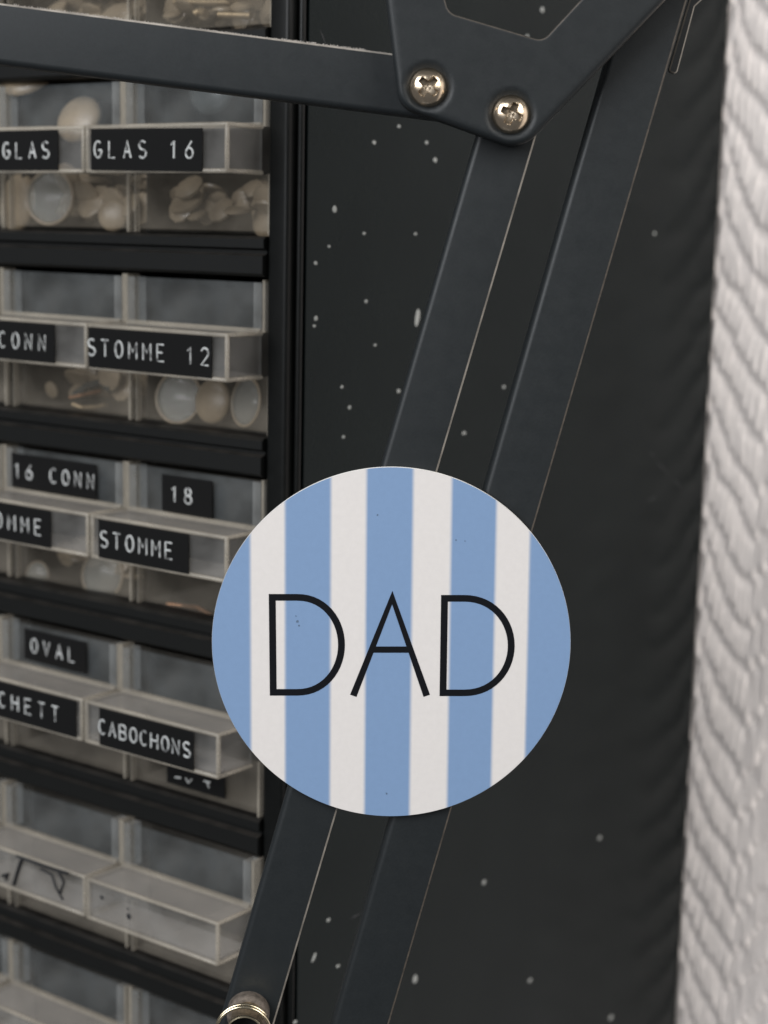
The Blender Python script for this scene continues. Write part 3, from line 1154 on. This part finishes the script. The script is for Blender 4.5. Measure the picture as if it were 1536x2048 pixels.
MM = 0.001
outer_px = [(728, -230), (770, -10), (798, 212), (1044, 301), (1345, -14), (1560, -230)]
outer = fillet(px2(outer_px, YB), [0, 0, 0.0048, 0.0068, 0.0, 0], 10)
hole_px = [(866, -90), (897, 26), (1086, 82), (1250, -95)]
hole = fillet(px2(hole_px, YB), [0.003, 0.0028, 0.0026, 0.003], 8)
sc1, sc2 = at(856, 174, YB) - LO, at(1022, 228, YB) - LO
pressed_plate(outer, hole, [(sc1.x, sc1.z, 0.0038, 0.0051, 0.0008), (sc2.x, sc2.z, 0.0038, 0.0051, 0.0008)], YB, 0.0014, 0.0040, "bracket_plate", px2([(1085, 262), (1345, -14), (1560, -230)], YB))

# bracket behind the arms, of which only the right edge shows
rear_px = [(1440, -230), (1379, 0), (1337, 143), (1354, 149), (1390, 13), (1425, -20), (1500, -230)]
rear = fillet(px2(rear_px, YA + 0.0075), [0, 0, 0.0007, 0.0007, 0, 0, 0], 4)
m = MB()
n = len(rear)
y0_, y1_ = YA + 0.0075 - LO.y, YA + 0.0092 - LO.y
ins = 0.00030
sgn = 1 if sum(rear[k].x * rear[(k + 1) % n].y - rear[(k + 1) % n].x * rear[k].y for k in range(n)) > 0 else -1
inn_ = []
for k in range(n):
    e1, e2 = (rear[k] - rear[k - 1]).normalized(), (rear[(k + 1) % n] - rear[k]).normalized()
    nn = (Vector((-e1.y, e1.x)) + Vector((-e2.y, e2.x))) * sgn
    inn_.append(rear[k] + nn.normalized() * 0.00030)
v = [(p.x, y1_, p.y) for p in rear] + [(p.x, y0_ + 0.0003, p.y) for p in rear] + [(p.x, y0_, p.y) for p in inn_]
m.add(v, [tuple(2 * n + k for k in range(n)), tuple(range(n - 1, -1, -1))] + [(k, (k + 1) % n, n + (k + 1) % n, n + k) for k in range(n)], 0)
m.add(v, [(n + k, n + (k + 1) % n, 2 * n + (k + 1) % n, 2 * n + k) for k in range(n)], 1)
m.build("rear_bracket", [M['lamp_black'], M['lamp_edge']], lamp)


# screws ----------------------------------------------------------------------
def screw(c_, turn):
    """pan head with a real cross recess"""
    rad, hgt_ = 0.00390, 0.0026
    NR, NA = 44, 120
    V_, F_, DD = [], [], []
    ct, sn = math.cos(turn), math.sin(turn)
    for i in range(NR + 1):
        f_ = i / NR
        r_ = rad * f_
        for k in range(NA):
            a = 2 * math.pi * k / NA
            x, z = r_ * math.cos(a), r_ * math.sin(a)
            h_ = hgt_ * (1 - f_ ** 2.6) ** 0.62
            u_, w_ = x * ct + z * sn, -x * sn + z * ct
            L, W = 0.00222, 0.00062

            def slot(a_, b_):
                wid_ = W + 0.00022 * (1 - abs(a_) / L) + 0.00012 * max(0, (abs(a_) / L - 0.6))
                e1 = min(1, max(0, (L - abs(a_)) / 0.00016))
                e2 = min(1, max(0, (wid_ - abs(b_)) / 0.00016))
                return min(e1, e2) * (0.0013 + 0.0006 * max(0, 1 - abs(a_) / L))
            fill = 0.0
            if abs(u_) + abs(w_) < 0.00125:
                fill = min(1, (0.00125 - abs(u_) - abs(w_)) / 0.00025) * 0.0016
            dd = max(slot(u_, w_), slot(w_, u_), fill)
            V_.append((x, -(h_ - dd), z))
            DD.append(dd)
    for i in range(NR):
        for k in range(NA):
            k2 = (k + 1) % NA
            F_.append((i * NA + k, i * NA + k2, (i + 1) * NA + k2, (i + 1) * NA + k))
    b_ = len(V_)
    for k in range(NA):
        a = 2 * math.pi * k / NA
        V_.append((rad * math.cos(a), 0.0012, rad * math.sin(a)))
    for k in range(NA):
        k2 = (k + 1) % NA
        F_.append((NR * NA + k, NR * NA + k2, b_ + k2, b_ + k))
    m = MB()
    for f_ in F_:
        m.f.append(f_)
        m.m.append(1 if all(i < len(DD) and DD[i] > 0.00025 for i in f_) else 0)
    m.v = V_
    o = m.build("screw", [M['screw'], M['recess_metal']], lamp, 45)
    o.location = Vector((c_.x, YB - LO.y + 0.0006, c_.z))
    return o


screw(sc1, R(47))
screw(sc2, R(66))

# pivot at the lower end of the near arm
b = MB()
b.lathe([(0.0001, 0.0030), (0.0036, 0.0030), (0.0043, 0.0029), (0.0047, 0.0024), (0.0048, 0.0016), (0.0048, -0.001)], 48)
o = b.build("pivot_bushing", M['bushing'], lamp, 50)
b = MB()
b.lathe([(0.0036, 0.0030), (0.0036, 0.0096), (0.0040, 0.0103), (0.00425, 0.0108), (0.0042, 0.0112), (0.0039, 0.0113), (0.0036, 0.0109), (0.0034, 0.0100), (0.0034, 0.0040)], 48)
o = b.build("pivot_sleeve", M['brass'], lamp, 60)
b = MB()
b.lathe([(0.0001, 0.0050), (0.00335, 0.0050), (0.00335, 0.0102)], 32)
b.build("sleeve_hole_shade", M['hole'], lamp)  # black lining added over the brass to stand for the shade inside
b = MB()
pts = []
for k in range(66):
    a = 2 * math.pi * k / 48 + R(35)
    pts.append((-0.0003 + 0.0060 * math.cos(a), -0.0096 - 0.0012 * k / 48, 0.0002 + 0.0060 * math.sin(a)))
b.tube(pts, 0.00034, 10)
b.build("spring_loop", M['brass'], lamp, 180)

# fluff along the top of the level arm and the worn edge of the near arm
b = MB()


def fluff(a, c_, Y, n_, up, spread, dpt=0.0012):
    A, C_ = at(*a, Y) - LO, at(*c_, Y) - LO
    for _ in range(n_):
        t_ = random.random() ** 0.8
        p = A.lerp(C_, t_) + Vector((0, random.uniform(0.0002, dpt), 0))
        L = random.uniform(0.0002, spread)
        d_ = (up + Vector((random.uniform(-1, 1), random.uniform(-.6, .6), random.uniform(-.7, .7)))).normalized()
        e_ = Vector((random.uniform(-1, 1), random.uniform(-1, 1), random.uniform(-1, 1))) * L * 0.4
        b.tube([p - up * 0.0001, p + d_ * L * 0.6 + e_, p + d_ * L], [0.00006, 0.00005, 0.00003], 3)


fluff((0, 5), (770, 106), YA + 0.0005, 300, Vector((0.12, 0, 1)).normalized(), 0.00022)
fluff((560, 79), (730, 101), YA + 0.0005, 200, Vector((0.12, 0, 1)).normalized(), 0.00050)
o = b.build("dust_fluff", M['dust'], lamp)
o["kind"] = "stuff"

# ------------------------------------------------------------------ the striped disc
YD = 0.3606
dc = at(782.3, 1289.5, YD)
pl, pr = at(423.5, 1285, YD), at(1141, 1285, YD)
RAD = (pr - pl).length / 2
disc = empty("striped_disc", dc, "round blue and white striped disc reading DAD in thin black letters", "disc")
t = NT("blue_and_white_stripes")
sx = t.node("ShaderNodeSeparateXYZ")
t.l(t.tex(), sx.inputs[0])
wob = t.noise(900, 2)
mr = t.node("ShaderNodeMapRange")
mr.inputs[1].default_value, mr.inputs[2].default_value = -RAD, RAD
t.l(sx.outputs[0], mr.inputs[0])
stops = []
WHITE, BLUE = (0.545, 0.520, 0.502), (0.150, 0.233, 0.374)
bounds = [501.5, 570, 661, 731, 823, 899, 988, 1055]
cur, oth = BLUE, WHITE
stops.append((0.0, BLUE))
for px in bounds:
    f_ = ((at(px, 1285, YD) - dc).x + RAD) / (2 * RAD)
    stops.append((f_ - 0.0045, cur))
    stops.append((f_ + 0.0045, oth))
    cur, oth = oth, cur
colr = t.ramp(mr.outputs[0], stops)
gr = t.ramp(t.noise(700, 5, 0.7), [(0.3, 0.965), (0.7, 1.02)])
mx = t.node("ShaderNodeMix", data_type='RGBA', blend_type='MULTIPLY')
mx.inputs[0].default_value = 1.0
t.l(colr, mx.inputs[6])
t.l(gr, mx.inputs[7])
t.l(mx.outputs[2], t.p.inputs["Base Color"])
t.p.inputs["Roughness"].default_value = 0.5
t.p.inputs["Specular IOR Level"].default_value = 0.35
t.bump(t.noise(1500, 3), 0.02, 0.0002)
M['stripes'] = t.m
M['disc_rim'] = mat_simple("white_card_edge", (0.80, 0.78, 0.74), 0.5)
b = MB()
N = 160
th = 0.0009
prof = [(0.0001, 0.0), (RAD - 0.00025, 0.0)]
b.add([(0, 0, 0)] + [((RAD - 0.00004) * math.cos(2 * math.pi * k / N), 0, (RAD - 0.00004) * math.sin(2 * math.pi * k / N)) for k in range(N)],
      [(0, 1 + k, 1 + (k + 1) % N) for k in range(N)])
o = b.build("printed_face", M['stripes'], disc)
o.rotation_euler = (0, R(-0.65), 0)         # the disc hangs a touch askew
b = MB()
b.lathe([(RAD - 0.00003, 0.00001), (RAD, -0.00006), (RAD, -th), (RAD - 0.0003, -th), (0.0002, -th)], N)
b.build("disc_edge", M['disc_rim'], disc, 40)


def stroke(pts, hwid, closed=False, name="letter"):
    """flat printed line of constant width along pixel points"""
    P_ = [Vector(((at(x, y, YD) - dc).x, (at(x, y, YD) - dc).z)) for x, y in pts]
    n_ = len(P_)
    L_, R_ = [], []
    for i in range(n_):
        if closed:
            a, c_ = P_[i - 1], P_[(i + 1) % n_]
        else:
            a, c_ = P_[max(0, i - 1)], P_[min(n_ - 1, i + 1)]
        d1 = (P_[i] - a).normalized() if (P_[i] - a).length > 1e-9 else (c_ - P_[i]).normalized()
        d2 = (c_ - P_[i]).normalized() if (c_ - P_[i]).length > 1e-9 else d1
        t_ = (d1 + d2).normalized()
        nn = Vector((-t_.y, t_.x))
        k = 1 / max(0.5, t_.dot(d1))
        L_.append(P_[i] + nn * hwid * k)
        R_.append(P_[i] - nn * hwid * k)
    return L_, R_, closed


def letter(strokes):
    m = MB()
    lay = 0
    for (L_, R_, closed) in strokes:
        n_ = len(L_)
        y = -0.00006 - lay * 0.000012
        lay += 1
        v_ = [(p.x, y, p.y) for p in L_] + [(p.x, y, p.y) for p in R_]
        m.add(v_, [(i, (i + 1) % n_, n_ + (i + 1) % n_, n_ + i) for i in range(n_ if closed else n_ - 1)])
    me = m.mesh("letter", M['disc_letter'])
    return link("letter", me, disc)


def dshape(xl_t, xl_b, yt, yb, xflat, xr):
    pts = [(xl_b, yb), (xl_t, yt)]
    cy_, ry = (yt + yb) / 2, (yb - yt) / 2
    for k in range(29):
        a = R(-90 + 180 * k / 28)
        e_ = 0.94
        pts.append((xflat + (xr - xflat) * max(0, math.cos(a)) ** e_, cy_ + ry * math.sin(a)))
    return pts


pxm = RAD * 2 / 717.5
hwid = 6.8 * pxm
letter([stroke(dshape(544.5, 546.5, 1194.5, 1384.5, 594, 683), hwid, True)])
letter([stroke(dshape(889, 886, 1196.5, 1385.5, 928, 1022.5), hwid, True)])
letter([stroke([(706.5, 1391.5), (784.5, 1195), (853.5, 1391.5)], hwid), stroke([(741, 1299), (822, 1299)], hwid * 0.95)])
# small scuffs and specks
b = MB()
for (px, py, rr) in ((755, 1030, 2.2), (595, 1243, 3.0), (598, 1251, 2.5), (592, 1232, 1.6), (773, 1587, 2), (912, 1080, 2), (930, 1082, 1.6)):
    c_ = at(px, py, YD) - dc
    k = 8
    v_ = [(c_.x + rr * pxm * math.cos(2 * math.pi * i / k) * random.uniform(.6, 1.2), -0.00004, c_.z + rr * pxm * math.sin(2 * math.pi * i / k) * random.uniform(.6, 1.2)) for i in range(k)]
    b.add(v_, [tuple(range(k))])
M['scuff'] = mat_simple("grey_blue_scuff", (0.07, 0.11, 0.17), 0.7)
o = b.build("scuff", M['scuff'], disc)
